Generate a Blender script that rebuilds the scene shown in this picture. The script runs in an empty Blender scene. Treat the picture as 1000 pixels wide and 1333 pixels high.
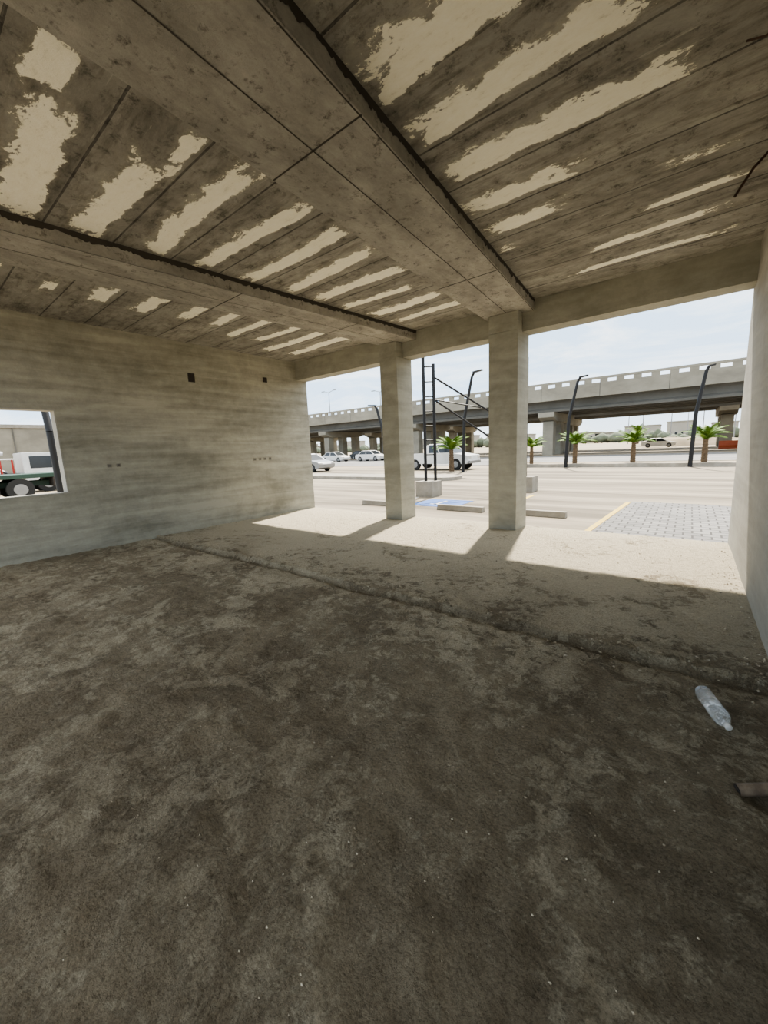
import bpy, math, random
from mathutils import Vector, Matrix, noise
random.seed(7)
scene = bpy.context.scene

# ------------------------------------------------------------------ materials
def new_mat(name):
    m = bpy.data.materials.new(name); m.use_nodes = True
    nt = m.node_tree
    return m, nt, nt.nodes['Principled BSDF']

def ds(c, k=0.45):
    l = .3 * c[0] + .59 * c[1] + .11 * c[2]
    return tuple(x * (1 - k) + l * k for x in c)

def coords(nt, scale=(1, 1, 1)):
    tc = nt.nodes.new('ShaderNodeTexCoord')
    mp = nt.nodes.new('ShaderNodeMapping')
    mp.inputs['Scale'].default_value = scale
    nt.links.new(tc.outputs['Object'], mp.inputs['Vector'])
    return mp.outputs['Vector']

def noise_n(nt, vec, scale, detail=8, rough=0.6, dist=0.0):
    n = nt.nodes.new('ShaderNodeTexNoise')
    n.inputs['Scale'].default_value = scale
    n.inputs['Detail'].default_value = detail
    n.inputs['Roughness'].default_value = rough
    n.inputs['Distortion'].default_value = dist
    nt.links.new(vec, n.inputs['Vector'])
    return n.outputs['Fac']

def ramp(nt, fac, stops):
    r = nt.nodes.new('ShaderNodeValToRGB')
    el = r.color_ramp.elements
    el[0].position = stops[0][0]; el[0].color = tuple(stops[0][1]) + (1,)
    el[1].position = stops[-1][0]; el[1].color = tuple(stops[-1][1]) + (1,)
    for p, c in stops[1:-1]:
        e = el.new(p); e.color = tuple(c) + (1,)
    nt.links.new(fac, r.inputs['Fac'])
    return r.outputs['Color']

def math_n(nt, op, a, b=None, c=None):
    m = nt.nodes.new('ShaderNodeMath'); m.operation = op
    for i, x in enumerate((a, b, c)):
        if x is None: continue
        if isinstance(x, (int, float)): m.inputs[i].default_value = x
        else: nt.links.new(x, m.inputs[i])
    return m.outputs[0]

def mix_n(nt, fac, a, b, blend='MIX'):
    m = nt.nodes.new('ShaderNodeMix'); m.data_type = 'RGBA'; m.blend_type = blend
    for s, x in ((m.inputs[0], fac), (m.inputs[6], a), (m.inputs[7], b)):
        if isinstance(x, (int, float)): s.default_value = x
        elif isinstance(x, tuple): s.default_value = x + (1,) if len(x) == 3 else x
        else: nt.links.new(x, s)
    return m.outputs[2]

def bump_n(nt, bsdf, h, strength=0.3, dist=0.02):
    b = nt.nodes.new('ShaderNodeBump')
    b.inputs['Strength'].default_value = strength
    b.inputs['Distance'].default_value = dist
    nt.links.new(h, b.inputs['Height'])
    nt.links.new(b.outputs['Normal'], bsdf.inputs['Normal'])

def maprange(nt, v, a, b, c, d):
    m = nt.nodes.new('ShaderNodeMapRange')
    m.inputs[1].default_value = a; m.inputs[2].default_value = b
    m.inputs[3].default_value = c; m.inputs[4].default_value = d
    nt.links.new(v, m.inputs[0]); return m.outputs[0]

def noisy(name, c1, c2, scale=3, rough=0.9, bump=0.3, bscale=40, stretch=(1, 1, 1), bd=0.01, lo=0.35, hi=0.65, metallic=0):
    m, nt, b = new_mat(name)
    v = coords(nt, stretch)
    f = noise_n(nt, v, scale, 10, 0.65)
    col = ramp(nt, f, [(lo, c1), (hi, c2)])
    nt.links.new(col, b.inputs['Base Color'])
    b.inputs['Roughness'].default_value = rough
    b.inputs['Metallic'].default_value = metallic
    if bump > 0:
        bump_n(nt, b, noise_n(nt, v, bscale, 6, 0.6), bump, bd)
    return m

def plain(name, c, rough=0.6, metallic=0.0, var=0.08):
    c1 = tuple(max(0, x * (1 - var)) for x in c); c2 = tuple(min(1, x * (1 + var)) for x in c)
    return noisy(name, c1, c2, 2.5, rough, 0, metallic=metallic)

def floor_mat():
    m, nt, b = new_mat('dusty_screed_floor')
    v = coords(nt)
    sep = nt.nodes.new('ShaderNodeSeparateXYZ'); nt.links.new(v, sep.inputs[0])
    n1 = noise_n(nt, v, 1.2, 7, 0.62, 1.0)
    n2 = noise_n(nt, v, 9.5, 13, 0.8, 0.5)
    n3 = noise_n(nt, v, 45, 6, 0.7)
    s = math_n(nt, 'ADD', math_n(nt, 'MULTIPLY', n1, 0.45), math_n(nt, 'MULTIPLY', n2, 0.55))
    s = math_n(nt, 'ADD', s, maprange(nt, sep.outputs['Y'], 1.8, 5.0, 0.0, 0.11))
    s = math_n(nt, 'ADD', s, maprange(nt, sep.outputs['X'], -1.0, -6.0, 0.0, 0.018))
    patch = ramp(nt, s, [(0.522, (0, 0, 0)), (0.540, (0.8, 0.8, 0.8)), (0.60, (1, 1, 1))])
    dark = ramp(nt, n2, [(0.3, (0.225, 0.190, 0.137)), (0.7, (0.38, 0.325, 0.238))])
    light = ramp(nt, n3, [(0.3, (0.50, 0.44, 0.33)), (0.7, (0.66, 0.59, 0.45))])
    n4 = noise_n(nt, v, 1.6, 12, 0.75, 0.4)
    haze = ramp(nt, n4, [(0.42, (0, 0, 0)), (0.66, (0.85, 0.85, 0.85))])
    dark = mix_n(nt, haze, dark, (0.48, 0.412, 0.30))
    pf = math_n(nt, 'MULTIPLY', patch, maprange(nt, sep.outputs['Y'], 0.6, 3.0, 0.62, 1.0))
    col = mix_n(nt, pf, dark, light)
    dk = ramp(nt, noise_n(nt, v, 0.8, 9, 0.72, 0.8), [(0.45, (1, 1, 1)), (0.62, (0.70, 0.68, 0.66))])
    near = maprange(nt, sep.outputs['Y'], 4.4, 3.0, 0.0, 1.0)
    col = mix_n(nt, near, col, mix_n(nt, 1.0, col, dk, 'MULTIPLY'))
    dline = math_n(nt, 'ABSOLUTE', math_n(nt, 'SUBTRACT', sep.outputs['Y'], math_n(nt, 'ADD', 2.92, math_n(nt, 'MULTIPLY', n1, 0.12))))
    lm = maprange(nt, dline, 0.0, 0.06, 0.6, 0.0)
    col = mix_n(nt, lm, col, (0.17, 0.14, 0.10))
    gr = ramp(nt, noise_n(nt, v, 80, 5, 0.85), [(0.32, (0.45, 0.44, 0.42)), (0.5, (0.98, 0.98, 0.98)), (0.68, (1.3, 1.3, 1.28))])
    gf = maprange(nt, sep.outputs['Y'], 4.8, 3.2, 0.3, 0.9)
    col = mix_n(nt, gf, col, gr, 'MULTIPLY')
    nt.links.new(col, b.inputs['Base Color'])
    b.inputs['Roughness'].default_value = 0.95
    b.inputs['Specular IOR Level'].default_value = 0.12
    h = math_n(nt, 'ADD', math_n(nt, 'MULTIPLY', n3, 0.5), math_n(nt, 'MULTIPLY', noise_n(nt, v, 12, 12, 0.78), 1.0))
    h = math_n(nt, 'ADD', h, math_n(nt, 'MULTIPLY', patch, -0.1))
    bump_n(nt, b, h, 1.0, 0.06)
    return m

def ceiling_mat():
    m, nt, b = new_mat('board_marked_concrete_ceiling')
    v = coords(nt)
    sep = nt.nodes.new('ShaderNodeSeparateXYZ'); nt.links.new(v, sep.inputs[0])
    n1 = noise_n(nt, coords(nt, (0.8, 1.4, 1)), 2.0, 12, 0.75, 0.3)
    n2 = noise_n(nt, v, 8, 12, 0.8)
    n5 = noise_n(nt, coords(nt, (0.5, 2.5, 1)), 3.5, 10, 0.7)
    base = ramp(nt, n1, [(0.3, ds((0.18, 0.16, 0.12))), (0.5, ds((0.32, 0.29, 0.228))), (0.7, ds((0.46, 0.425, 0.34)))])
    spots = ramp(nt, n2, [(0.34, (0.2, 0.185, 0.16)), (0.47, (1, 1, 1))])
    col = mix_n(nt, 0.85, base, spots, 'MULTIPLY')
    st = ramp(nt, n5, [(0.50, (1, 1, 1)), (0.66, (0.52, 0.50, 0.47))])
    col = mix_n(nt, 0.9, col, st, 'MULTIPLY')
    y = math_n(nt, 'ADD', sep.outputs['Y'], 10.0)
    y = math_n(nt, 'ADD', y, math_n(nt, 'MULTIPLY', n1, 0.02))
    fr = math_n(nt, 'FRACT', math_n(nt, 'DIVIDE', y, 0.55))
    d = math_n(nt, 'ABSOLUTE', math_n(nt, 'SUBTRACT', fr, 0.5))
    joint = math_n(nt, 'LESS_THAN', d, 0.016)
    fl = math_n(nt, 'FLOOR', math_n(nt, 'ADD', math_n(nt, 'DIVIDE', y, 0.55), 0.5))
    wn = nt.nodes.new('ShaderNodeTexWhiteNoise'); wn.noise_dimensions = '1D'
    nt.links.new(fl, wn.inputs['W'])
    tone = ramp(nt, wn.outputs['Value'], [(0, (0.75, 0.75, 0.75)), (1, (1.12, 1.12, 1.12))])
    col = mix_n(nt, 1.0, col, tone, 'MULTIPLY')
    film = ramp(nt, noise_n(nt, coords(nt, (0.7, 7, 1)), 2.6, 12, 0.75), [(0.60, (0, 0, 0)), (0.68, (0.5, 0.5, 0.5))])
    col = mix_n(nt, film, col, (0.56, 0.53, 0.45))
    jb = math_n(nt, 'MULTIPLY', joint, maprange(nt, n2, 0.35, 0.55, 1.0, 0.6))
    col = mix_n(nt, jb, col, (0.035, 0.031, 0.026))
    at = nt.nodes.new('ShaderNodeAttribute'); at.attribute_name = 'lime'
    nA = noise_n(nt, coords(nt, (1, 1.7, 1)), 4.5, 14, 0.72, 0.3)
    nB = noise_n(nt, coords(nt, (1, 1.3, 1)), 26, 8, 0.75)
    e = math_n(nt, 'ADD', at.outputs['Fac'], math_n(nt, 'MULTIPLY', math_n(nt, 'SUBTRACT', nA, 0.5), 3.4))
    e = math_n(nt, 'ADD', e, math_n(nt, 'MULTIPLY', math_n(nt, 'SUBTRACT', nB, 0.5), 0.7))
    mask = maprange(nt, e, 0.38, 0.45, 0.0, 1.0)
    halo = maprange(nt, e, -0.15, 0.45, 0.0, 0.3)
    col = mix_n(nt, halo, col, (0.52, 0.48, 0.39))
    n6 = noise_n(nt, coords(nt, (1, 2.5, 1)), 7, 12, 0.8)
    lime = ramp(nt, n6, [(0.30, (0.68, 0.64, 0.51)), (0.44, (0.93, 0.89, 0.74)), (0.7, (0.98, 0.95, 0.83))])
    col = mix_n(nt, mask, col, lime)
    nt.links.new(col, b.inputs['Base Color'])
    b.inputs['Roughness'].default_value = 0.9
    bump_n(nt, b, math_n(nt, 'ADD', n2, math_n(nt, 'MULTIPLY', mask, -0.25)), 0.7, 0.02)
    return m

def beam_mat():
    m, nt, b = new_mat('rough_concrete_beam')
    v = coords(nt)
    n1 = noise_n(nt, coords(nt, (1.5, 0.8, 1)), 2.0, 12, 0.75)
    n2 = noise_n(nt, v, 9, 12, 0.8)
    base = ramp(nt, n1, [(0.3, ds((0.21, 0.187, 0.145))), (0.7, ds((0.47, 0.43, 0.345)))])
    spots = ramp(nt, n2, [(0.34, (0.18, 0.165, 0.145)), (0.46, (1, 1, 1))])
    col = mix_n(nt, 0.9, base, spots, 'MULTIPLY')
    nt.links.new(col, b.inputs['Base Color'])
    b.inputs['Roughness'].default_value = 0.9
    bump_n(nt, b, n2, 0.8, 0.025)
    return m

def plaster_mat(name, c1, c2):
    m, nt, b = new_mat(name)
    v = coords(nt)
    n1 = noise_n(nt, coords(nt, (1, 0.45, 1.0)), 0.9, 10, 0.65, 0.7)
    n2 = noise_n(nt, coords(nt, (1, 0.3, 4.0)), 1.9, 8, 0.6, 0.4)
    n3 = noise_n(nt, v, 6, 12, 0.8)
    f = math_n(nt, 'ADD', math_n(nt, 'MULTIPLY', n1, 0.45), math_n(nt, 'MULTIPLY', n2, 0.32))
    f = math_n(nt, 'ADD', f, math_n(nt, 'MULTIPLY', n3, 0.23))
    col = ramp(nt, f, [(0.41, c1), (0.59, c2)])
    nt.links.new(col, b.inputs['Base Color'])
    b.inputs['Roughness'].default_value = 0.85
    bump_n(nt, b, noise_n(nt, v, 30, 8, 0.7), 0.4, 0.01)
    return m

def paver_mat():
    m, nt, b = new_mat('interlocking_pavers')
    v = coords(nt)
    br = nt.nodes.new('ShaderNodeTexBrick')
    br.inputs['Scale'].default_value = 1.0
    br.inputs['Brick Width'].default_value = 0.24
    br.inputs['Row Height'].default_value = 0.2
    br.inputs['Mortar Size'].default_value = 0.014
    br.inputs['Color1'].default_value = (0.125, 0.122, 0.118, 1)
    br.inputs['Color2'].default_value = (0.19, 0.185, 0.175, 1)
    br.inputs['Mortar'].default_value = (0.04, 0.036, 0.033, 1)
    nt.links.new(v, br.inputs['Vector'])
    nt.links.new(br.outputs['Color'], b.inputs['Base Color'])
    b.inputs['Roughness'].default_value = 0.85
    return m

M = {}
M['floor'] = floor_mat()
M['ceil'] = ceiling_mat()
M['beam'] = beam_mat()
M['wallL'] = plaster_mat('cement_plaster', ds((0.225, 0.213, 0.16), .2), ds((0.43, 0.405, 0.315), .2))
M['wallR'] = plaster_mat('cement_plaster_pale', ds((0.30, 0.28, 0.225), .3), ds((0.42, 0.395, 0.325), .3))
M['column'] = plaster_mat('cement_plaster_column', ds((0.25, 0.24, 0.18), .25), ds((0.38, 0.36, 0.28), .25))
M['dark'] = plain('dark_cavity', (0.04, 0.033, 0.028), 0.95)
M['seam_shade'] = plain('dark_seam_and_shade', (0.06, 0.052, 0.043), 0.95)  # beam seams, and the shade painted on beam sides
M['boxgrey'] = plain('box_grey', (0.16, 0.15, 0.13), 0.8)
M['sand'] = noisy('sandy_ground', (0.24, 0.20, 0.145), (0.33, 0.28, 0.205), 0.05, 0.95, 0.2, 3)
M['lot'] = noisy('parking_concrete', (0.11, 0.090, 0.064), (0.255, 0.217, 0.160), 0.45, 0.9, 0.2, 20, stretch=(0.2, 2.0, 1), lo=.4, hi=.6)
M['asphalt'] = noisy('worn_asphalt', (0.14, 0.14, 0.14), (0.195, 0.195, 0.19), 0.3, 0.85, 0.1, 20)
M['paver'] = paver_mat()
M['curb'] = noisy('curb_concrete', (0.22, 0.20, 0.165), (0.33, 0.305, 0.26), 2, 0.9, 0.1)
M['yellow'] = noisy('yellow_paint', (0.42, 0.29, 0.03), (0.52, 0.37, 0.05), 6, 0.7, 0)
M['white_paint'] = noisy('white_paint', (0.42, 0.41, 0.38), (0.58, 0.57, 0.53), 6, 0.7, 0)
M['blue_paint'] = noisy('blue_paint', (0.012, 0.06, 0.24), (0.03, 0.11, 0.32), 6, 0.7, 0)
M['bridge'] = noisy('bridge_concrete', (0.20, 0.182, 0.145), (0.31, 0.287, 0.23), 0.25, 0.9, 0.1, 5, stretch=(1, 1, 2))
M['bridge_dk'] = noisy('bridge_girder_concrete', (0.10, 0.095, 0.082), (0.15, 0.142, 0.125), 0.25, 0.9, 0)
M['black'] = plain('black_steel', (0.012, 0.012, 0.013), 0.5, 0.3)
M['steel'] = plain('galvanised_steel', (0.25, 0.25, 0.25), 0.5, 0.6)
M['white_car'] = plain('white_car_paint', (0.62, 0.62, 0.61), 0.3)
M['silver_car'] = plain('silver_car_paint', (0.30, 0.31, 0.32), 0.3, 0.4)
M['dark_car'] = plain('dark_car_paint', (0.05, 0.055, 0.06), 0.3, 0.2)
M['glass_dk'] = plain('tinted_glass', (0.02, 0.025, 0.03), 0.1)
M['tyre'] = plain('tyre_rubber', (0.02, 0.02, 0.02), 0.85)
M['red'] = plain('red_paint', (0.36, 0.03, 0.02), 0.5)
M['orange'] = plain('orange_plastic', (0.38, 0.08, 0.025), 0.5)
M['green_dk'] = plain('dark_green_steel', (0.02, 0.05, 0.035), 0.6)
M['frond'] = noisy('palm_leaf', (0.05, 0.12, 0.012), (0.15, 0.25, 0.03), 3, 0.7, 0)
M['trunk'] = noisy('palm_trunk', (0.08, 0.055, 0.032), (0.17, 0.12, 0.075), 12, 0.95, 0.4)
M['rebar'] = noisy('rusty_rebar', (0.03, 0.02, 0.015), (0.08, 0.045, 0.03), 20, 0.8, 0)
M['pipe'] = noisy('rusty_pipe', (0.12, 0.09, 0.065), (0.22, 0.175, 0.13), 20, 0.8, 0.2)
M['stone'] = noisy('gravel', (0.26, 0.22, 0.16), (0.52, 0.46, 0.36), 15, 0.95, 0)
M['tree'] = noisy('distant_foliage', (0.10, 0.12, 0.08), (0.17, 0.19, 0.14), 0.5, 0.95, 0)
M['bldg'] = noisy('distant_building', (0.30, 0.28, 0.24), (0.38, 0.36, 0.32), 0.1, 0.9, 0)

m, nt, b = new_mat('clear_plastic')
b.inputs['Base Color'].default_value = (0.93, 0.96, 0.98, 1)
b.inputs['Transmission Weight'].default_value = 0.85
b.inputs['Roughness'].default_value = 0.06
b.inputs['IOR'].default_value = 1.35
bump_n(nt, b, noise_n(nt, coords(nt), 28, 3, 0.5), 0.9, 0.02)
M['plastic'] = m

# ------------------------------------------------------------------ mesh builder
class MB:
    def __init__(self): self.v = []; self.f = []; self.mi = []; self.mats = []; self.sm = []
    def midx(self, mat):
        if mat not in self.mats: self.mats.append(mat)
        return self.mats.index(mat)
    def add(self, verts, faces, mat, smooth=False):
        o = len(self.v); i = self.midx(mat)
        self.v += [tuple(p) for p in verts]
        for f in faces:
            self.f.append(tuple(o + k for k in f)); self.mi.append(i); self.sm.append(smooth)
    def box(self, a, b, mat):
        x0, y0, z0 = a; x1, y1, z1 = b
        vs = [(x0, y0, z0), (x1, y0, z0), (x1, y1, z0), (x0, y1, z0), (x0, y0, z1), (x1, y0, z1), (x1, y1, z1), (x0, y1, z1)]
        self.hexa(vs, mat)
    def hexa(self, vs, mat):
        self.add(vs, [(0, 3, 2, 1), (4, 5, 6, 7), (0, 1, 5, 4), (1, 2, 6, 5), (2, 3, 7, 6), (3, 0, 4, 7)], mat)
    def cyl(self, p, q, r0, r1, mat, n=16, caps=True):
        p = Vector(p); q = Vector(q); d = (q - p).normalized()
        a = d.orthogonal().normalized(); c = d.cross(a)
        vs = []
        for P, r in ((p, r0), (q, r1)):
            for i in range(n):
                t = 2 * math.pi * i / n
                vs.append(P + a * (r * math.cos(t)) + c * (r * math.sin(t)))
        fs = [(i, (i + 1) % n, n + (i + 1) % n, n + i) for i in range(n)]
        self.add(vs, fs, mat, True)
        if caps:
            self.add(vs[:n], [tuple(reversed(range(n)))], mat); self.add(vs[n:], [tuple(range(n))], mat)
    def prism(self, prof, a, b, mat, axis='y'):
        n = len(prof); vs = []
        for s in (a, b):
            for (u, z) in prof:
                vs.append((u, s, z) if axis == 'y' else (s, u, z))
        fs = [(i, (i + 1) % n, n + (i + 1) % n, n + i) for i in range(n)]
        fs += [tuple(reversed(range(n))), tuple(range(n, 2 * n))]
        self.add(vs, fs, mat)
    def lathe(self, prof, mat, n=32, org=(0, 0, 0)):
        vs = []; fs = []
        for (r, z) in prof:
            for i in range(n):
                t = 2 * math.pi * i / n
                vs.append(Vector((r * math.cos(t), r * math.sin(t), z)) + Vector(org))
        for k in range(len(prof) - 1):
            for i in range(n):
                fs.append((k * n + i, k * n + (i + 1) % n, (k + 1) * n + (i + 1) % n, (k + 1) * n + i))
        self.add(vs, fs, mat, True)
    def obj(self, name, loc=(0, 0, 0), rotz=0, bevel=0, recalc=True):
        me = bpy.data.meshes.new(name + '_mesh')
        me.from_pydata(self.v, [], self.f)
        for mm in self.mats: me.materials.append(mm)
        for p, i, s in zip(me.polygons, self.mi, self.sm): p.material_index = i; p.use_smooth = s
        me.update()
        if recalc:
            import bmesh
            bm = bmesh.new(); bm.from_mesh(me); bmesh.ops.recalc_face_normals(bm, faces=bm.faces); bm.to_mesh(me); bm.free()
        ob = bpy.data.objects.new(name, me)
        ob.location = loc; ob.rotation_euler = (0, 0, rotz)
        scene.collection.objects.link(ob)
        if bevel:
            md = ob.modifiers.new('bevel', 'BEVEL'); md.width = bevel; md.segments = 2; md.limit_method = 'ANGLE'
        return ob

def inst(src, name, loc, rotz=0, scale=1):
    ob = bpy.data.objects.new(name, src.data)
    ob.location = loc; ob.rotation_euler = (0, 0, rotz); ob.scale = (scale,) * 3
    for md in src.modifiers:
        if md.type == 'BEVEL':
            n = ob.modifiers.new('bevel', 'BEVEL'); n.width = md.width; n.segments = 2; n.limit_method = 'ANGLE'
    scene.collection.objects.link(ob); return ob

def tube(name, pts, r, mat, res=8):
    cu = bpy.data.curves.new(name, 'CURVE'); cu.dimensions = '3D'
    sp = cu.splines.new('POLY'); sp.points.add(len(pts) - 1)
    for i, p in enumerate(pts): sp.points[i].co = tuple(p) + (1,)
    cu.bevel_depth = r; cu.bevel_resolution = 3; cu.use_fill_caps = True
    cu.materials.append(mat)
    ob = bpy.data.objects.new(name, cu); scene.collection.objects.link(ob); return ob

# ------------------------------------------------------------------ dimensions
XL, XR = -7.95, 0.5
YF, YO, YB = 6.72, 7.05, -1.2  # unseen rear end is cut short and left open to let in light
ZC, ZL, ZB = 3.72, 3.28, 3.56
GZ = -0.12

# ------------------------------------------------------------------ floor
def fheight(x, y):
    h = 0.018 * (noise.noise(Vector((x * 0.8, y * 0.8, 0))))
    k = 1.0 if y < 2.8 else max(.35, 1 - (y - 2.8) * .8)
    h += 0.018 * k * noise.noise(Vector((x * 2.6, y * 2.6, 4)))
    h += 0.017 * k * noise.noise(Vector((x * 7, y * 7, 9)))
    h += 0.011 * k * noise.noise(Vector((x * 16, y * 16, 2)))
    yr = 3.05 + 0.02 * math.sin(x * 1.1) + 0.02 * noise.noise(Vector((x * 2, 0, 7)))
    d = y - yr
    amp = 0.034 + 0.02 * noise.noise(Vector((x * 2.5, 1, 1)))
    h += amp * math.exp(-(d / 0.032) ** 2) - 0.024 * math.exp(-((d + 0.085) / 0.035) ** 2)
    h += 0.016 / (1 + math.exp(-max(-30, min(30, d / 0.03))))
    if y > 6.4: h *= max(0, (YO - y) / 0.65)
    return h
nx, ny = 330, 400
vs = []; fs = []
for j in range(ny + 1):
    y = YB + (YO - YB) * j / ny
    for i in range(nx + 1):
        x = XL + (XR - XL) * i / nx
        vs.append((x, y, fheight(x, y)))
for j in range(ny):
    for i in range(nx):
        a = j * (nx + 1) + i
        fs.append((a, a + 1, a + nx + 2, a + nx + 1))
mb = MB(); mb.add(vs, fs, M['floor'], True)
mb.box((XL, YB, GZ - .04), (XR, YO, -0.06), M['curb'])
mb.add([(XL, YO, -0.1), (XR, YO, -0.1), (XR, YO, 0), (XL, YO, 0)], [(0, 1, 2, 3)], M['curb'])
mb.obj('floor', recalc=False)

# ------------------------------------------------------------------ ceiling (underside grid carries the lime residue map)
pats = [
 (-4.95, -3.15, 1.03, .16), (-3.25, -2.55, .90, .10), (-4.95, -3.30, 1.58, .14), (-3.45, -2.7, 1.74, .07),
 (-4.85, -2.75, 2.14, .12), (-4.8, -2.75, 2.70, .11), (-4.75, -2.8, 3.25, .12), (-4.65, -2.95, 3.80, .11),
 (-4.6, -2.85, 4.34, .12), (-4.5, -3.1, 4.88, .09), (-4.45, -2.9, 5.42, .13), (-4.35, -2.95, 5.98, .11), (-5.05, -3.8, .48, .15),
 (-1.75, -1.1, 1.60, .11), (-1.80, -.4, 2.18, .19), (-1.82, -.2, 2.74, .14), (-1.84, -.08, 3.29, .14),
 (-1.9, -.8, 3.83, .13), (-1.92, -1.0, 4.31, .12), (-1.98, -1.65, 4.80, .07),
 (-.6, .35, 4.96, .06), (-1.1, .25, 5.52, .08), (-1.45, .22, 6.12, .07), (-.35, .15, 4.38, .06), (-1.3, -.1, 1.66, .06),
 (-6.85, -6.25, 1.62, .08), (-6.8, -5.95, 2.2, .11), (-6.85, -5.9, 2.75, .13), (-6.7, -5.75, 3.3, .12),
 (-6.7, -5.6, 3.85, .11), (-7.1, -5.6, 4.4, .10), (-7.0, -5.4, 4.95, .10), (-7.5, -5.5, 5.5, .12), (-7.4, -5.3, 6.1, .14), (-6.7, -5.8, 1.1, .09),
]
import numpy as np
X0, X1 = XL - .25, XR + .25
gx = np.linspace(X0, X1, 361); gy = np.linspace(YB, YO, 401)
GX, GY = np.meshgrid(gx, gy)
lime = np.full(GX.shape, -1.5)
for k, (x0, x1, yc, w) in enumerate(pats):
    yy = GY - 0.03 * np.sin(GX * 2.3 + k * 1.7)
    e = np.minimum((yc + w * 1.05 - yy) / (w * .40), (yy - (yc - w * 1.15)) / (w * 1.0))
    e = np.minimum(e, np.minimum((GX - x0) / .30, (x1 - GX) / .40))
    lime = np.maximum(lime, np.clip(e, -1.5, 1.35))
mb = MB()
n_x, n_y = len(gx), len(gy)
vs = [(float(gx[i]), float(gy[j]), ZC) for j in range(n_y) for i in range(n_x)]
fs = [(j * n_x + i, (j + 1) * n_x + i, (j + 1) * n_x + i + 1, j * n_x + i + 1) for j in range(n_y - 1) for i in range(n_x - 1)]
mb.add(vs, fs, M['ceil'])
zt_ = ZC + .28
mb.add([(X0, YB, ZC), (X1, YB, ZC), (X1, YO, ZC), (X0, YO, ZC), (X0, YB, zt_), (X1, YB, zt_), (X1, YO, zt_), (X0, YO, zt_)],
       [(4, 5, 6, 7), (0, 1, 5, 4), (1, 2, 6, 5), (2, 3, 7, 6), (3, 0, 4, 7)], M['curb'])
ceil = mb.obj('ceiling', recalc=False)
at = ceil.data.attributes.new('lime', 'FLOAT', 'POINT')
vals = np.full(len(ceil.data.vertices), -1.5, dtype=np.float32); vals[:n_x * n_y] = lime.reshape(-1)
at.data.foreach_set('value', vals)

# ------------------------------------------------------------------ beams
def beam(name, l0, r0, l1, r1, ya, yb, seams):
    mb = MB()
    mb.hexa([(l0, ya, ZB), (r0, ya, ZB), (r1, yb, ZB), (l1, yb, ZB), (l0, ya, ZC), (r0, ya, ZC), (r1, yb, ZC), (l1, yb, ZC)], M['beam'])
    f = lambda y, s: (l0 + (l1 - l0) * (y - ya) / (yb - ya)) * (1 - s) + (r0 + (r1 - r0) * (y - ya) / (yb - ya)) * s
    for y in seams:
        mb.box((f(y, 0) + .002, y - .006, ZB - .002), (f(y, 1) - .002, y + .006, ZB + .01), M['seam_shade'])
    for s_ in (.5, .985):
        vs = [(f(ya, s_) - .005, ya, ZB - .002), (f(ya, s_) + .005, ya, ZB - .002), (f(yb, s_) + .005, yb, ZB - .002), (f(yb, s_) - .005, yb, ZB - .002)]
        mb.add(vs, [(0, 1, 2, 3)], M['seam_shade'])
    n = 420  # ragged dark band: shade painted along the top of the beam's side
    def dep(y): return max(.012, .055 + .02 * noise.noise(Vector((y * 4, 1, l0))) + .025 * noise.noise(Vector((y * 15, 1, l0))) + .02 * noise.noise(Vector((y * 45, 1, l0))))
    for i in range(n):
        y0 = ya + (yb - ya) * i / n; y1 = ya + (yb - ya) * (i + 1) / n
        mb.add([(f(y0, 1) + .003, y0, ZC - dep(y0)), (f(y1, 1) + .003, y1, ZC - dep(y1)), (f(y1, 1) + .003, y1, ZC - .001), (f(y0, 1) + .003, y0, ZC - .001)], [(0, 1, 2, 3)], M['seam_shade'])
    return mb.obj(name)
beam('ceiling_beam', -2.49, -1.50, -2.87, -2.09, YB, YF, [-.8, 2.17, 4.9])
beam('ceiling_beam.001', -6.03, -5.17, -5.08, -4.32, YB, YF, [0.2, 3.2, 5.2])

# ------------------------------------------------------------------ facade lintel & columns
mb = MB(); mb.box((XL, YF, ZL), (XR, YO, ZC), M['column']); mb.obj('lintel_beam')
for i, (a, b_) in enumerate([(-5.08, -4.66), (-2.76, -2.27)]):
    mb = MB(); mb.box((a, 6.5, 0), (b_, YO - .02, ZL), M['column'])
    mb.box((a, 6.5, ZL), (b_, YF, ZB), M['column'])
    mb.obj('concrete_column' + ('.%03d' % i if i else ''), bevel=.008)

# ------------------------------------------------------------------ walls
wy0, wy1, wz0, wz1 = 0.35, 1.80, 1.0, 2.33
T = .22
mb = MB()
for a, b_ in [((XL - T, YB, GZ), (XL, wy0, ZC)), ((XL - T, wy1, GZ), (XL, YO, ZC)), ((XL - T, wy0, GZ), (XL, wy1, wz0)), ((XL - T, wy0, wz1), (XL, wy1, ZC))]:
    mb.box(a, b_, M['wallL'])
mb.obj('wall_left')
mb = MB(); mb.box((XR, YB, GZ), (XR + .22, YO + .02, ZC), M['wallR']); mb.obj('wall_right')
mb = MB(); e = .018
for a, b_ in [((XL - T, wy0, wz0), (XL + .004, wy0 + e, wz1)), ((XL - T, wy1 - e, wz0), (XL + .004, wy1, wz1)), ((XL - T, wy0 + e, wz0), (XL + .004, wy1 - e, wz0 + e)), ((XL - T, wy0 + e, wz1 - e), (XL + .004, wy1 - e, wz1))]:
    mb.box(a, b_, M['wallR'])
mb.obj('window_1')

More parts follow.
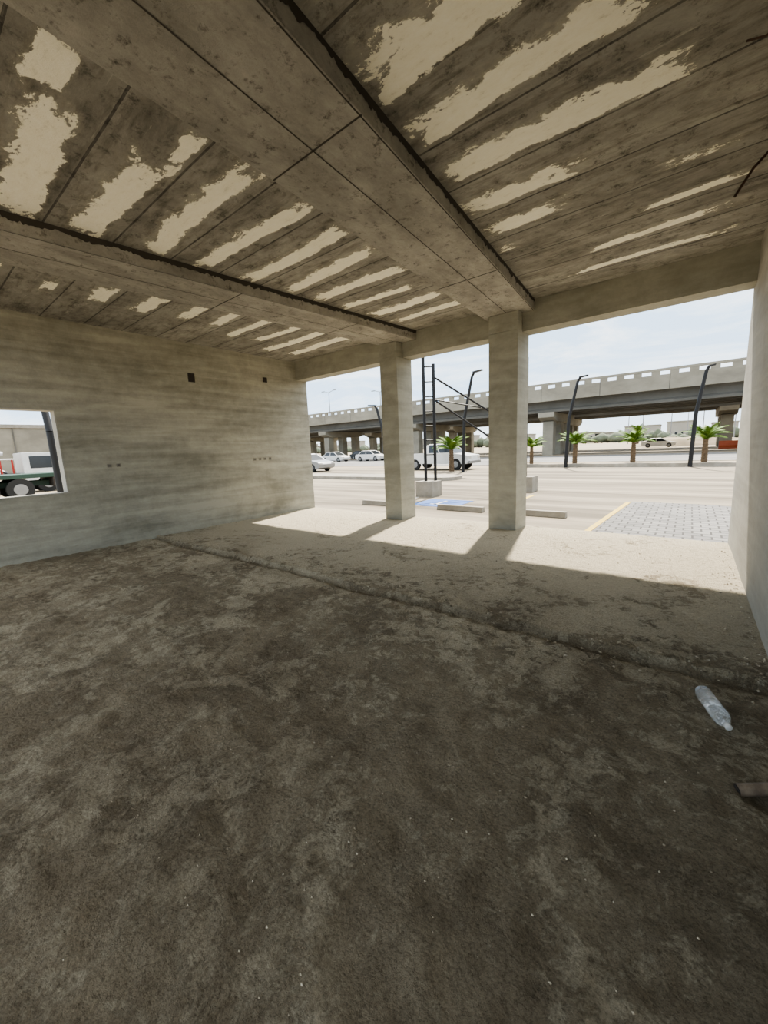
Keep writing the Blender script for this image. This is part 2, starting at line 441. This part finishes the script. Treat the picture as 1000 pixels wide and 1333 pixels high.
def ebox(name, y, z, w, h, inner, rim):
    mb = MB(); x = XL; t = .01
    mb.box((x - .002, y - w / 2, z - h / 2), (x + .004, y + w / 2, z + h / 2), inner)
    for a, b_ in [((x, y - w / 2 - t, z - h / 2 - t), (x + .01, y - w / 2, z + h / 2 + t)), ((x, y + w / 2, z - h / 2 - t), (x + .01, y + w / 2 + t, z + h / 2 + t)),
                  ((x, y - w / 2, z - h / 2 - t), (x + .01, y + w / 2, z - h / 2)), ((x, y - w / 2, z + h / 2), (x + .01, y + w / 2, z + h / 2 + t))]:
        mb.box(a, b_, rim)
    mb.obj(name)
ebox('wall_vent_hole', 4.05, 3.06, .11, .15, M['dark'], M['seam_shade']); ebox('wall_vent_hole.001', 5.79, 3.2, .09, .09, M['dark'], M['seam_shade'])
for i, (y, z) in enumerate([(2.42, 1.41), (2.56, 1.41), (5.32, 1.38), (5.46, 1.38), (5.60, 1.38), (5.74, 1.38)]):
    ebox('electrical_box' + ('.%03d' % i if i else ''), y, z, .045, .04, M['boxgrey'], M['curb'])

# ------------------------------------------------------------------ loose things inside
tube('bent_rebar', [(.5, 4.62, 3.70), (.42, 4.6, 3.69), (.33, 4.58, 3.64), (.25, 4.58, 3.56), (.19, 4.6, 3.47), (.15, 4.6, 3.40)], .010, M['rebar'])
tube('bent_rebar.001', [(.3, 3.3, 3.72), (.26, 3.28, 3.66), (.18, 3.3, 3.62), (.1, 3.33, 3.66)], .006, M['rebar'])
tube('bent_rebar.002', [(.42, 3.5, 3.72), (.36, 3.46, 3.63), (.27, 3.46, 3.66)], .006, M['rebar'])
prof = [(0.0, 0), (.028, 0), (.038, .006), (.040, .02)]
z = .02
for i in range(9):
    prof += [(.040, z + .006), (.0365, z + .013), (.040, z + .020)]; z += .021
prof += [(.040, z + .01), (.036, z + .035), (.026, z + .058), (.015, z + .075), (.0135, z + .095)]
mb = MB(); mb.lathe(prof, M['plastic'], 28)
mb.v = [(x * (1 + .10 * noise.noise(Vector((x * 20, y * 20, z_ * 14)))), y * (1 + .16 * noise.noise(Vector((x * 20, y * 20, z_ * 14 + 5)))), z_) for x, y, z_ in mb.v]
zt = z + .078
mb.lathe([(.0, zt), (.016, zt), (.016, zt + .022), (.013, zt + .026), (0, zt + .026)], M['white_car'], 24)
bt = mb.obj('plastic_bottle')
p0 = Vector((.146, 2.685, 0)); p1 = Vector((.255, 2.36, 0)); d = (p1 - p0).normalized()
bt.rotation_euler = d.to_track_quat('Z', 'Y').to_euler(); bt.location = p0 + Vector((0, 0, .052))
mb = MB(); mb.cyl((.25, 1.99, .025), (.37, 2.05, .05), .024, .024, M['pipe'], 20, False)
mb.cyl((.249, 1.99, .025), (.37, 2.05, .05), .018, .018, M['dark'], 20, True)
mb.obj('pipe_stub')
mb = MB()
for i in range(1700):
    x = random.uniform(XL + .1, XR - .03); y = random.uniform(0.0, 6.4)
    if random.random() < .33: y = 3.05 + random.gauss(0, .10)
    elif random.random() < .3: x = random.choice([XR - abs(random.gauss(0, .08)) - .02, XL + abs(random.gauss(0, .1)) + .03])
    elif random.random() < .4: x = random.uniform(-2.5, .4); y = random.uniform(.4, 2.5)
    r = random.uniform(.0015, .006) if y < 2.6 else random.uniform(.002, .013)
    c = Vector((x, y, fheight(x, y) + r * .3)); vs = []
    for dx, dy, dz in [(1, 0, 0), (-1, 0, 0), (0, 1, 0), (0, -1, 0), (0, 0, .8), (0, 0, -.8)]:
        k = r * random.uniform(.7, 1.3); vs.append(c + Vector((dx * k, dy * k, dz * k)))
    mb.add(vs, [(0, 2, 4), (2, 1, 4), (1, 3, 4), (3, 0, 4), (2, 0, 5), (1, 2, 5), (3, 1, 5), (0, 3, 5)], M['stone'])
mb.obj('scattered_gravel')

# ------------------------------------------------------------------ outside ground
mb = MB(); mb.add([(-500, -300, GZ - .04), (500, -300, GZ - .04), (500, 700, GZ - .04), (-500, 700, GZ - .04)], [(0, 1, 2, 3)], M['sand']); mb.obj('ground')
mb = MB(); mb.box((-60, YO, GZ - .04), (40, 25.6, GZ), M['lot']); mb.obj('parking_lot')
mb = MB(); mb.box((-58, 29.3, GZ - .04), (120, 46.5, GZ - .01), M['asphalt'])
for x in range(-54, 60, 6): mb.box((x, 37.3, GZ - .01), (x + 3, 37.45, GZ - .004), M['white_paint'])
mb.obj('road')
mb = MB(); mb.box((-10, 26.3, GZ - .04), (40, 26.55, .05), M['curb']); mb.box((-10, 28.9, GZ - .04), (40, 29.15, .05), M['curb'])
mb.box((-10, 26.55, GZ - .04), (40, 28.9, .02), M['sand']); mb.obj('planting_strip')
pts = []
for k in range(25):
    t = math.pi * (k / 24 - .5)
    pts.append((-9.6 + 1.0 * math.cos(t), 16.9 + 1.0 * math.sin(t)))
pts = [(-40, 15.9)] + pts + [(-40, 17.9)]
mb = MB(); mb.prism(pts, 0, 1, M['curb']); mb.v = [(x, z, GZ if y == 0 else .04) for (x, y, z) in mb.v]
mb.obj('curb_island')
prof = [(-1.28, 7.36), (6.0, 7.36), (6.0, 9.5)]
for k in range(13):
    t = k / 12 * math.pi / 2
    prof.append((.2 + 1.3 * math.cos(t), 10.1 + 1.4 * math.sin(t)))
prof += [(-1.05, 11.5)]
mb = MB(); mb.prism(prof, 0, 1, M['paver']); mb.v = [(x, z, GZ if y == 0 else GZ + .03) for (x, y, z) in mb.v]
mb.obj('paver_walkway')
mb = MB(); mb.box((XL - .3, YO + .001, GZ), (6, 7.35, GZ + .05), M['curb']); mb.obj('entrance_curb')
mb = MB()
mb.hexa([(-1.42, 7.4, GZ), (-1.32, 7.4, GZ), (-1.10, 11.5, GZ), (-1.20, 11.5, GZ), (-1.42, 7.4, GZ + .006), (-1.32, 7.4, GZ + .006), (-1.10, 11.5, GZ + .006), (-1.20, 11.5, GZ + .006)], M['yellow'])
mb.box((-3.78, 9.0, GZ), (-3.66, 12.2, GZ + .006), M['yellow'])
mb.box((-6.95, 9.0, GZ), (-6.87, 10.6, GZ + .006), M['white_paint'])
mb.box((-6.25, 9.05, GZ), (-4.85, 10.4, GZ + .006), M['blue_paint'])
mb.box((-5.62, 9.4, GZ + .006), (-5.54, 10.1, GZ + .009), M['white_paint']); mb.box((-5.75, 9.4, GZ + .006), (-5.35, 9.48, GZ + .009), M['white_paint'])
mb.obj('parking_marking')
for i, (x, y) in enumerate([(-7.0, 8.7), (-4.45, 8.72), (-2.6, 8.75)]):
    mb = MB(); mb.prism([(-.1, 0), (.1, 0), (.06, .13), (-.06, .13)], -.62, .62, M['curb'], axis='x')
    mb.obj('wheel_stop' + ('.%03d' % i if i else ''), (x, y, GZ), bevel=.01)

# ------------------------------------------------------------------ sign frame
mb = MB(); B = M['black']
for (x, y) in [(-6.75, 11.0), (-4.3, 13.2)]:
    mb.box((x - .32, y - .3, GZ), (x + .32, y + .3, GZ + .5), M['curb'])
P = Vector((-6.85, 11.0, .38)); Q = Vector((-6.6, 11.2, .38)); R = Vector((-4.3, 13.2, .38))
mb.cyl(P, P + Vector((0, 0, 3.95)), .05, .05, B, 8); mb.cyl(Q, Q + Vector((0, 0, 3.7)), .05, .05, B, 8)
mb.cyl(R, R + Vector((0, 0, 3.8)), .045, .045, B, 8)
for k in range(8): mb.cyl(P + Vector((0, 0, .4 + k * .46)), Q + Vector((0, 0, .4 + k * .46)), .02, .02, B, 6)
mb.cyl(Q + Vector((0, 0, 3.3)), R + Vector((0, 0, 1.4)), .03, .03, B, 6)
mb.cyl(Q + Vector((0, 0, 2.6)), R + Vector((0, 0, .5)), .03, .03, B, 6)
mb.cyl(Q + Vector((0, 0, 2.6)), Q.lerp(R, .5) + Vector((0, 0, 2.3)), .02, .02, B, 6)
mb.obj('sign_frame')

# ------------------------------------------------------------------ bent lamp posts
def lamp(name, x, y, h=5.3, s=1):
    mb = MB()
    a = Vector((0, 0, 0)); b1 = Vector((.12 * s, 0, h * .55)); c = Vector((.62 * s, 0, h * .96)); d_ = Vector((.78 * s, 0, h))
    mb.box((-.18, -.18, 0), (.18, .18, .05), B)
    mb.cyl(a, b1, .10, .09, B, 10); mb.cyl(b1, c, .09, .075, B, 10); mb.cyl(c, d_, .075, .06, B, 10)
    mb.hexa([(.70 * s, -.13, h - .05), (1.25 * s, -.13, h + .02), (1.25 * s, .13, h + .02), (.70 * s, .13, h - .05),
             (.70 * s, -.11, h + .03), (1.25 * s, -.11, h + .08), (1.25 * s, .11, h + .08), (.70 * s, .11, h + .03)], B)
    return mb.obj(name, (x, y, GZ if y < 25.6 and y > 7 else GZ - .04))
lamp('lamp_post', -6.0, 25.9, 5.3, .85)
lamp('lamp_post.001', 0.05, 25.9, 5.0, .55)
lamp('lamp_post.002', -10.75, 21.5, 5.7)
lamp('lamp_post.003', -15.0, 19.5, 4.3, -1)
lamp('lamp_post.004', -14.2, 3.05, 4.6, -1)

# ------------------------------------------------------------------ palms
def palm_mesh(name, loc, sc=1, seed=1):
    rnd = random.Random(seed); mb = MB()
    zz = 0
    for k in range(9):
        mb.cyl((0, 0, zz), (0, 0, zz + .14), .13 - .004 * k, .16 - .004 * k, M['trunk'], 10); zz += .13
    for k in range(20):
        az = k * 2.399 + rnd.uniform(-.2, .2); el = rnd.uniform(.55, 1.45); L = rnd.uniform(.95, 1.35)
        pts = []; p = Vector((0, 0, zz)); e_ = el
        for i in range(8):
            pts.append(p.copy()); p = p + Vector((math.cos(az) * math.cos(e_), math.sin(az) * math.cos(e_), math.sin(e_))) * (L / 7); e_ -= .2
        for i in range(7):
            a, c = pts[i], pts[i + 1]; mb.cyl(a, c, .014, .012, M['frond'], 4, False)
            d_ = (c - a).normalized(); side = Vector((-math.sin(az), math.cos(az), 0))
            for t in (0, .33, .66):
                q = a.lerp(c, t); ll = .24 * math.sin(math.pi * min(.97, (i + t + .8) / 8))
                for s in (1, -1):
                    tip = q + side * s * ll + d_ * ll * .6 - Vector((0, 0, ll * .45))
                    w = d_ * .035
                    mb.add([q - w, q + w, tip], [(0, 1, 2)], M['frond'])
    ob = mb.obj(name, loc, recalc=False); ob.scale = (sc,) * 3; return ob
pm = palm_mesh('palm_tree', (-2.7, 28.0, .02), 1, 3)
for i, (x, y, s, r) in enumerate([(-5.85, 27.6, 1.05, 1), (.65, 27.8, 1.05, 2), (-8.6, 27.6, .95, 3), (-12.0, 22.4, 1.15, 4), (-11, 122, 2.6, 2)]):
    z = .02 if 26 < y < 29 else (GZ if y < 26 else GZ - .04)
    inst(pm, 'palm_tree.%03d' % (i + 1), (x, y, z), r, s)

# ------------------------------------------------------------------ overpass
def overpass(name, y0, x0, x1, dz=0, px=()):
    mb = MB(); C = M['bridge']; W = 11.5
    zd = 6.2 + dz
    mb.box((x0, y0, zd), (x1, y0 + W, zd + .4), C)
    for yy in (y0, y0 + W - .3):
        mb.box((x0, yy - .03, zd - .15), (x1, yy + .3, zd + 1.25), C)
        mb.box((x0, yy, zd + 1.62), (x1, yy + .25, zd + 1.85), C)
        x = x0
        while x < x1:
            mb.box((x, yy + .02, zd + 1.25), (x + .7, yy + .23, zd + 1.62), C); x += 1.5
    for x in range(int(x0), int(x1), 6):
        mb.box((x, y0 - .04, zd - .15), (x + .06, y0 - .02, zd + 1.25), M['bridge_dk'])
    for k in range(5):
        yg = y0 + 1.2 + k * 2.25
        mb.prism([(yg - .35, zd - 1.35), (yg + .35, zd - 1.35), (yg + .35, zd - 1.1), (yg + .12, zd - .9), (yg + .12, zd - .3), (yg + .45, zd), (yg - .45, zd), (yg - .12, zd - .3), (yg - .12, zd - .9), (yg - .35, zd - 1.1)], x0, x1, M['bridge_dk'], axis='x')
    for x in px:
        mb.prism([(y0 + .6, zd - 1.35), (y0 + W - .6, zd - 1.35), (y0 + W - .6, zd - 1.9), (y0 + W - 2, zd - 2.35), (y0 + 2, zd - 2.35), (y0 + .6, zd - 1.9)], x - .9, x + .9, C, axis='x')
        for yy in (y0 + 2.2, y0 + W / 2, y0 + W - 2.2):
            mb.box((x - .6, yy - .6, GZ - .04), (x + .6, yy + .6, zd - 2.35), C)
    return mb.obj(name)
px = [-13.6 - 19 * k for k in range(-2, 7)]
overpass('overpass_bridge', 48, -140, 60, 0, px)
overpass('overpass_bridge.001', 63, -140, 60, 0, [p - 2 for p in px])
mb = MB(); mb.box((-62, -25, GZ - .04), (-61, 28, 5.6), M['bridge']); mb.box((-61.1, -25, 5.6), (-60.8, 28, 6.0), M['curb'])
for k in range(12): mb.box((-61.0, -24 + 4.2 * k, GZ), (-60.9, -23.9 + 4.2 * k, 5.6), M['bridge_dk'])
mb.obj('retaining_wall')

# ------------------------------------------------------------------ cars
def wheels(mb, xs, r=.33, w=.88, tw=.22):
    for x in xs:
        for s in (1, -1):
            mb.cyl((x, s * (w - tw), r), (x, s * w, r), r, r, M['tyre'], 20)
            mb.cyl((x, s * (w - .01), r), (x, s * (w + .01), r), r * .6, r * .55, M['steel'], 14)
def glasshouse(mb, lo, hi, w0, w1, z0, z1, paint):
    (a0, a1), (b0, b1) = lo, hi
    mb.hexa([(a0, -w0, z0), (a1, -w0, z0), (a1, w0, z0), (a0, w0, z0), (b0, -w1, z1), (b1, -w1, z1), (b1, w1, z1), (b0, w1, z1)], M['glass_dk'])
    mb.hexa([(b0 - .03, -w1 - .01, z1 - .02), (b1 + .03, -w1 - .01, z1 - .02), (b1 + .03, w1 + .01, z1 - .02), (b0 - .03, w1 + .01, z1 - .02),
             (b0 + .1, -w1 + .08, z1 + .05), (b1 - .1, -w1 + .08, z1 + .05), (b1 - .1, w1 - .08, z1 + .05), (b0 + .1, w1 - .08, z1 + .05)], paint)
    for (p, q) in (((a0, b0)), ((a1, b1)), (((a0 + a1) / 2, (b0 + b1) / 2))):
        for s in (1, -1): mb.cyl((p, s * w0, z0), (q, s * w1, z1), .045, .04, paint, 6)
def car(name, loc, rot, paint):
    mb = MB()
    mb.prism([(-2.2, .3), (-1.75, .22), (1.8, .22), (2.2, .32), (2.25, .6), (2.1, .75), (1.2, .92), (-1.5, .95), (-2.15, .92), (-2.25, .65)], -.86, .86, paint)
    glasshouse(mb, (-1.75, 1.15), (-1.05, .35), .80, .64, .9, 1.40, paint)
    wheels(mb, (-1.35, 1.38))
    for s in (1, -1):
        mb.box((2.12, s * .65 - .15, .58), (2.26, s * .65 + .15, .7), M['white_paint']); mb.box((-2.26, s * .68 - .14, .68), (-2.12, s * .68 + .14, .82), M['red'])
    return mb.obj(name, loc, rot, bevel=.05)
def pickup(name, loc, rot, paint):
    mb = MB()
    mb.prism([(-2.55, .45), (2.4, .4), (2.55, .6), (2.5, .95), (1.35, 1.12), (1.2, 1.16), (-.75, 1.16), (-.75, 1.14), (-2.55, 1.14)], -.88, .88, paint)
    mb.box((-2.5, -.78, 1.0), (-.85, .78, 1.145), M['tyre'])
    glasshouse(mb, (-.72, 1.45), (-.62, .75), .82, .68, 1.12, 1.72, paint)
    mb.hexa([(-.8, -.86, 1.1), (-.5, -.86, 1.1), (-.5, .86, 1.1), (-.8, .86, 1.1), (-.68, -.7, 1.72), (-.5, -.7, 1.72), (-.5, .7, 1.72), (-.68, .7, 1.72)], paint)
    wheels(mb, (-1.6, 1.6), .38, .9)
    for s in (1, -1):
        mb.box((2.42, s * .66 - .14, .75), (2.56, s * .66 + .14, .92), M['white_paint']); mb.box((-2.57, s * .78 - .08, .7), (-2.5, s * .78 + .08, 1.0), M['red'])
    mb.box((2.4, -.85, .42), (2.62, .85, .6), M['steel'])
    return mb.obj(name, loc, rot, bevel=.04)
G = GZ
pickup('pickup_truck', (-13.8, 24.2, G), 0, M['white_car'])
car('car', (-25.0, 21.8, G), 0.0, M['silver_car'])
c1 = car('car.001', (-41, 41, G - .01), 0, M['white_car'])
c2 = car('car.002', (-44, 50.5, G - .04), 0, M['dark_car'])
k = 3
for (src, x, y, r) in [(c1, -35, 42, 0), (c2, -52, 44, 0), (c1, -4, 76, 0)]:
    inst(src, 'car.%03d' % k, (x, y, G - .01 if y < 46.5 else G - .04), r); k += 1

# ------------------------------------------------------------------ trucks seen through the window
def big_wheels(mb, ys, xw, r=.5):
    for y in ys:
        for s in (1, -1):
            mb.cyl((s * (xw - .3), y, r), (s * xw, y, r), r, r, M['tyre'], 24)
            mb.cyl((s * (xw - .02), y, r), (s * (xw + .02), y, r), r * .55, r * .5, M['steel'], 16)
mb = MB()
mb.box((-.45, -6, .6), (.45, 2.4, .85), M['green_dk']); mb.box((-1.2, -4, 1.0), (1.2, 2.6, 1.2), M['green_dk'])
mb.box((-1.2, 1.2, .55), (1.2, 1.7, 1.0), M['dark']); big_wheels(mb, (.0, -1.2, -5.2), 1.2)
mb.prism([(-6.6, .5), (-4.3, .5), (-4.3, 2.7), (-5.9, 2.7), (-6.6, 1.7)], -1.15, 1.15, M['white_car'], axis='x')
mb.prism([(-6.52, 1.75), (-5.92, 2.6), (-5.0, 2.6), (-5.0, 1.75)], -1.17, 1.17, M['glass_dk'], axis='x')
mb.obj('flatbed_truck', (-25.4, 3.75, G - .04), 0, bevel=.02)
mb = MB()
mb.box((-1.1, -7, .9), (1.1, 1.2, 1.15), M['dark'])
mb.prism([(.0, .5), (2.0, .5), (2.0, 1.5), (1.8, 2.3), (.0, 2.3)], -1.15, 1.15, M['white_car'], axis='x')
mb.prism([(.3, 1.4), (1.95, 1.4), (1.75, 2.1), (.3, 2.1)], -1.17, 1.17, M['glass_dk'], axis='x')
big_wheels(mb, (1.0, -4.0, -5.2), 1.15)
mb.box((-.5, -1.4, 1.15), (.5, -.9, 2.4), M['white_car']); mb.box((-.6, -3.4, 1.15), (.6, -1.9, 1.6), M['steel'])
for i in range(8):
    mb.cyl((0, -.6 - i * .6, 2.3 + .06 * i), (0, -1.2 - i * .6, 2.36 + .06 * i), .11, .10, M['red'] if i % 3 == 1 else M['white_car'], 8)
mb.cyl((.3, -.6, 1.2), (.3, -3.2, 2.5), .08, .08, M['steel'], 8)
for i in range(5): mb.cyl((.9, -.4 - i * .5, 1.15), (.9, -.4 - i * .5, 1.95), .05, .05, M['red'], 6)
mb.cyl((.9, -.3, 1.95), (.9, -2.7, 1.95), .05, .05, M['white_car'], 6)
mb.obj('crane_truck', (-31, 4.9, G - .04), 0, bevel=.02)

# ------------------------------------------------------------------ distant things
mb = MB()
for i in range(260):
    x = -260 + i * 1.9 + random.uniform(-.8, .8); h = random.uniform(2, 5.5); y = 190 + random.uniform(-8, 8); r = random.uniform(1.5, 3.5)
    mb.lathe([(0.01, 0), (r, h * .25), (r * .9, h * .65), (0.01, h)], M['tree'], 7, (x, y, GZ - .04))
mb.obj('distant_treeline')
mb = MB()
for i in range(34):
    x = -260 + i * 15 + random.uniform(-5, 5); w = random.uniform(6, 14); h = random.uniform(4, 8)
    mb.box((x, 215, GZ - .04), (x + w, 225, h), M['bldg']); mb.box((x - .2, 214.8, h), (x + w + .2, 225.2, h + .5), M['bridge'])
    for q in range(int(w // 2) - 1): mb.box((x + .9 + q * 2, 214.9, 1.5), (x + 1.8 + q * 2, 215.05, 3), M['glass_dk'])
mb.obj('distant_buildings')
def street_lamp(name, x, y, h, z=GZ - .04):
    mb = MB(); mb.cyl((0, 0, 0), (0, 0, h), .12, .07, M['steel'], 8)
    for s in (1, -1):
        mb.cyl((0, 0, h), (s * 1.4, 0, h + .35), .05, .05, M['steel'], 6); mb.box((min(s * 1.3, s * 2.1), -.15, h + .3), (max(s * 1.3, s * 2.1), .15, h + .42), M['steel'])
    return mb.obj(name, (x, y, z))
street_lamp('street_lamp', -62, 61.2, 14.0)
street_lamp('street_lamp.001', -48, 61.2, 12.5)
j = 2
for (x, y) in [(-9, 110), (-4, 120), (2, 115), (8, 125), (-14, 130), (-1, 150), (6, 160)]:
    street_lamp('street_lamp.%03d' % j, x, y, 9); j += 1
for i in range(2):
    mb = MB(); mb.prism([(-.3, 0), (.3, 0), (.22, .25), (.1, .35), (.08, .9), (-.08, .9), (-.1, .35), (-.22, .25)], -.9, .9, M['orange'], axis='x')
    mb.obj('traffic_barrier' + ('.%03d' % i if i else ''), (3.4 + i * 2.1, 58.2, GZ - .04), bevel=.03)
mb = MB(); vs = []; fs = []; n = 24
for j_ in range(n + 1):
    for i in range(n + 1):
        u = i / n * 2 - 1; v_ = j_ / n * 2 - 1; e_ = max(0, 1 - u * u) * max(0, 1 - v_ * v_)
        vs.append((u * 9, v_ * 3, 1.5 * e_ * (1 + .4 * noise.noise(Vector((u * 4, v_ * 3, 0)))) - .02))
for j_ in range(n):
    for i in range(n):
        a = j_ * (n + 1) + i; fs.append((a, a + 1, a + n + 2, a + n + 1))
mb.add(vs, fs, M['sand'], True); mb.obj('sand_heap', (0, 83, GZ - .03))

# ------------------------------------------------------------------ light
sun = bpy.data.lights.new('sun', 'SUN'); sun.energy = 4.8; sun.angle = math.radians(1.6); sun.color = (1, .93, .81)
so = bpy.data.objects.new('sun', sun); scene.collection.objects.link(so)
so.rotation_euler = Vector((.52, -2.3, -3.28)).to_track_quat('-Z', 'Y').to_euler()
w = bpy.data.worlds.new('sky'); scene.world = w; w.use_nodes = True
nt = w.node_tree; bg = nt.nodes['Background']
tc = nt.nodes.new('ShaderNodeTexCoord')
sep = nt.nodes.new('ShaderNodeSeparateXYZ'); nt.links.new(tc.outputs['Generated'], sep.inputs[0])
grad = ramp(nt, sep.outputs['Z'], [(0.0, (.60, .67, .72)), (.10, (.43, .57, .72)), (.35, (.42, .56, .72)), (.55, (.69, .71, .72)), (1.0, (.76, .75, .72))])
mp = nt.nodes.new('ShaderNodeMapping'); mp.inputs['Scale'].default_value = (1, 1, 4.5); nt.links.new(tc.outputs['Generated'], mp.inputs[0])
cl = noise_n(nt, mp.outputs[0], 3.0, 10, .66, .6)
cm = ramp(nt, cl, [(.46, (0, 0, 0)), (.72, (.8, .8, .8))])
skyc = mix_n(nt, cm, grad, (.92, .91, .87))
nt.links.new(skyc, bg.inputs['Color']); bg.inputs['Strength'].default_value = 1.15
scene.view_settings.view_transform = 'AgX'
try: scene.view_settings.look = 'AgX - Medium High Contrast'
except Exception as ex: print(ex)
scene.view_settings.exposure = 1.5

# ------------------------------------------------------------------ camera
cam = bpy.data.cameras.new('camera'); co = bpy.data.objects.new('camera', cam); scene.collection.objects.link(co)
cam.sensor_fit = 'VERTICAL'; cam.sensor_height = 36; cam.sensor_width = 27; cam.lens = 505 / 1333 * 36
cam.clip_start = .02; cam.clip_end = 1500
Y = Vector((400, 100, -505)).normalized()
X = -Vector((-660, 54, -505)); X = (X - Y * X.dot(Y)).normalized(); Z = X.cross(Y)
Rm = Matrix((X, Y, Z)).to_4x4()
co.matrix_world = Matrix.Translation((0, 0, 1.5)) @ Rm
scene.camera = co
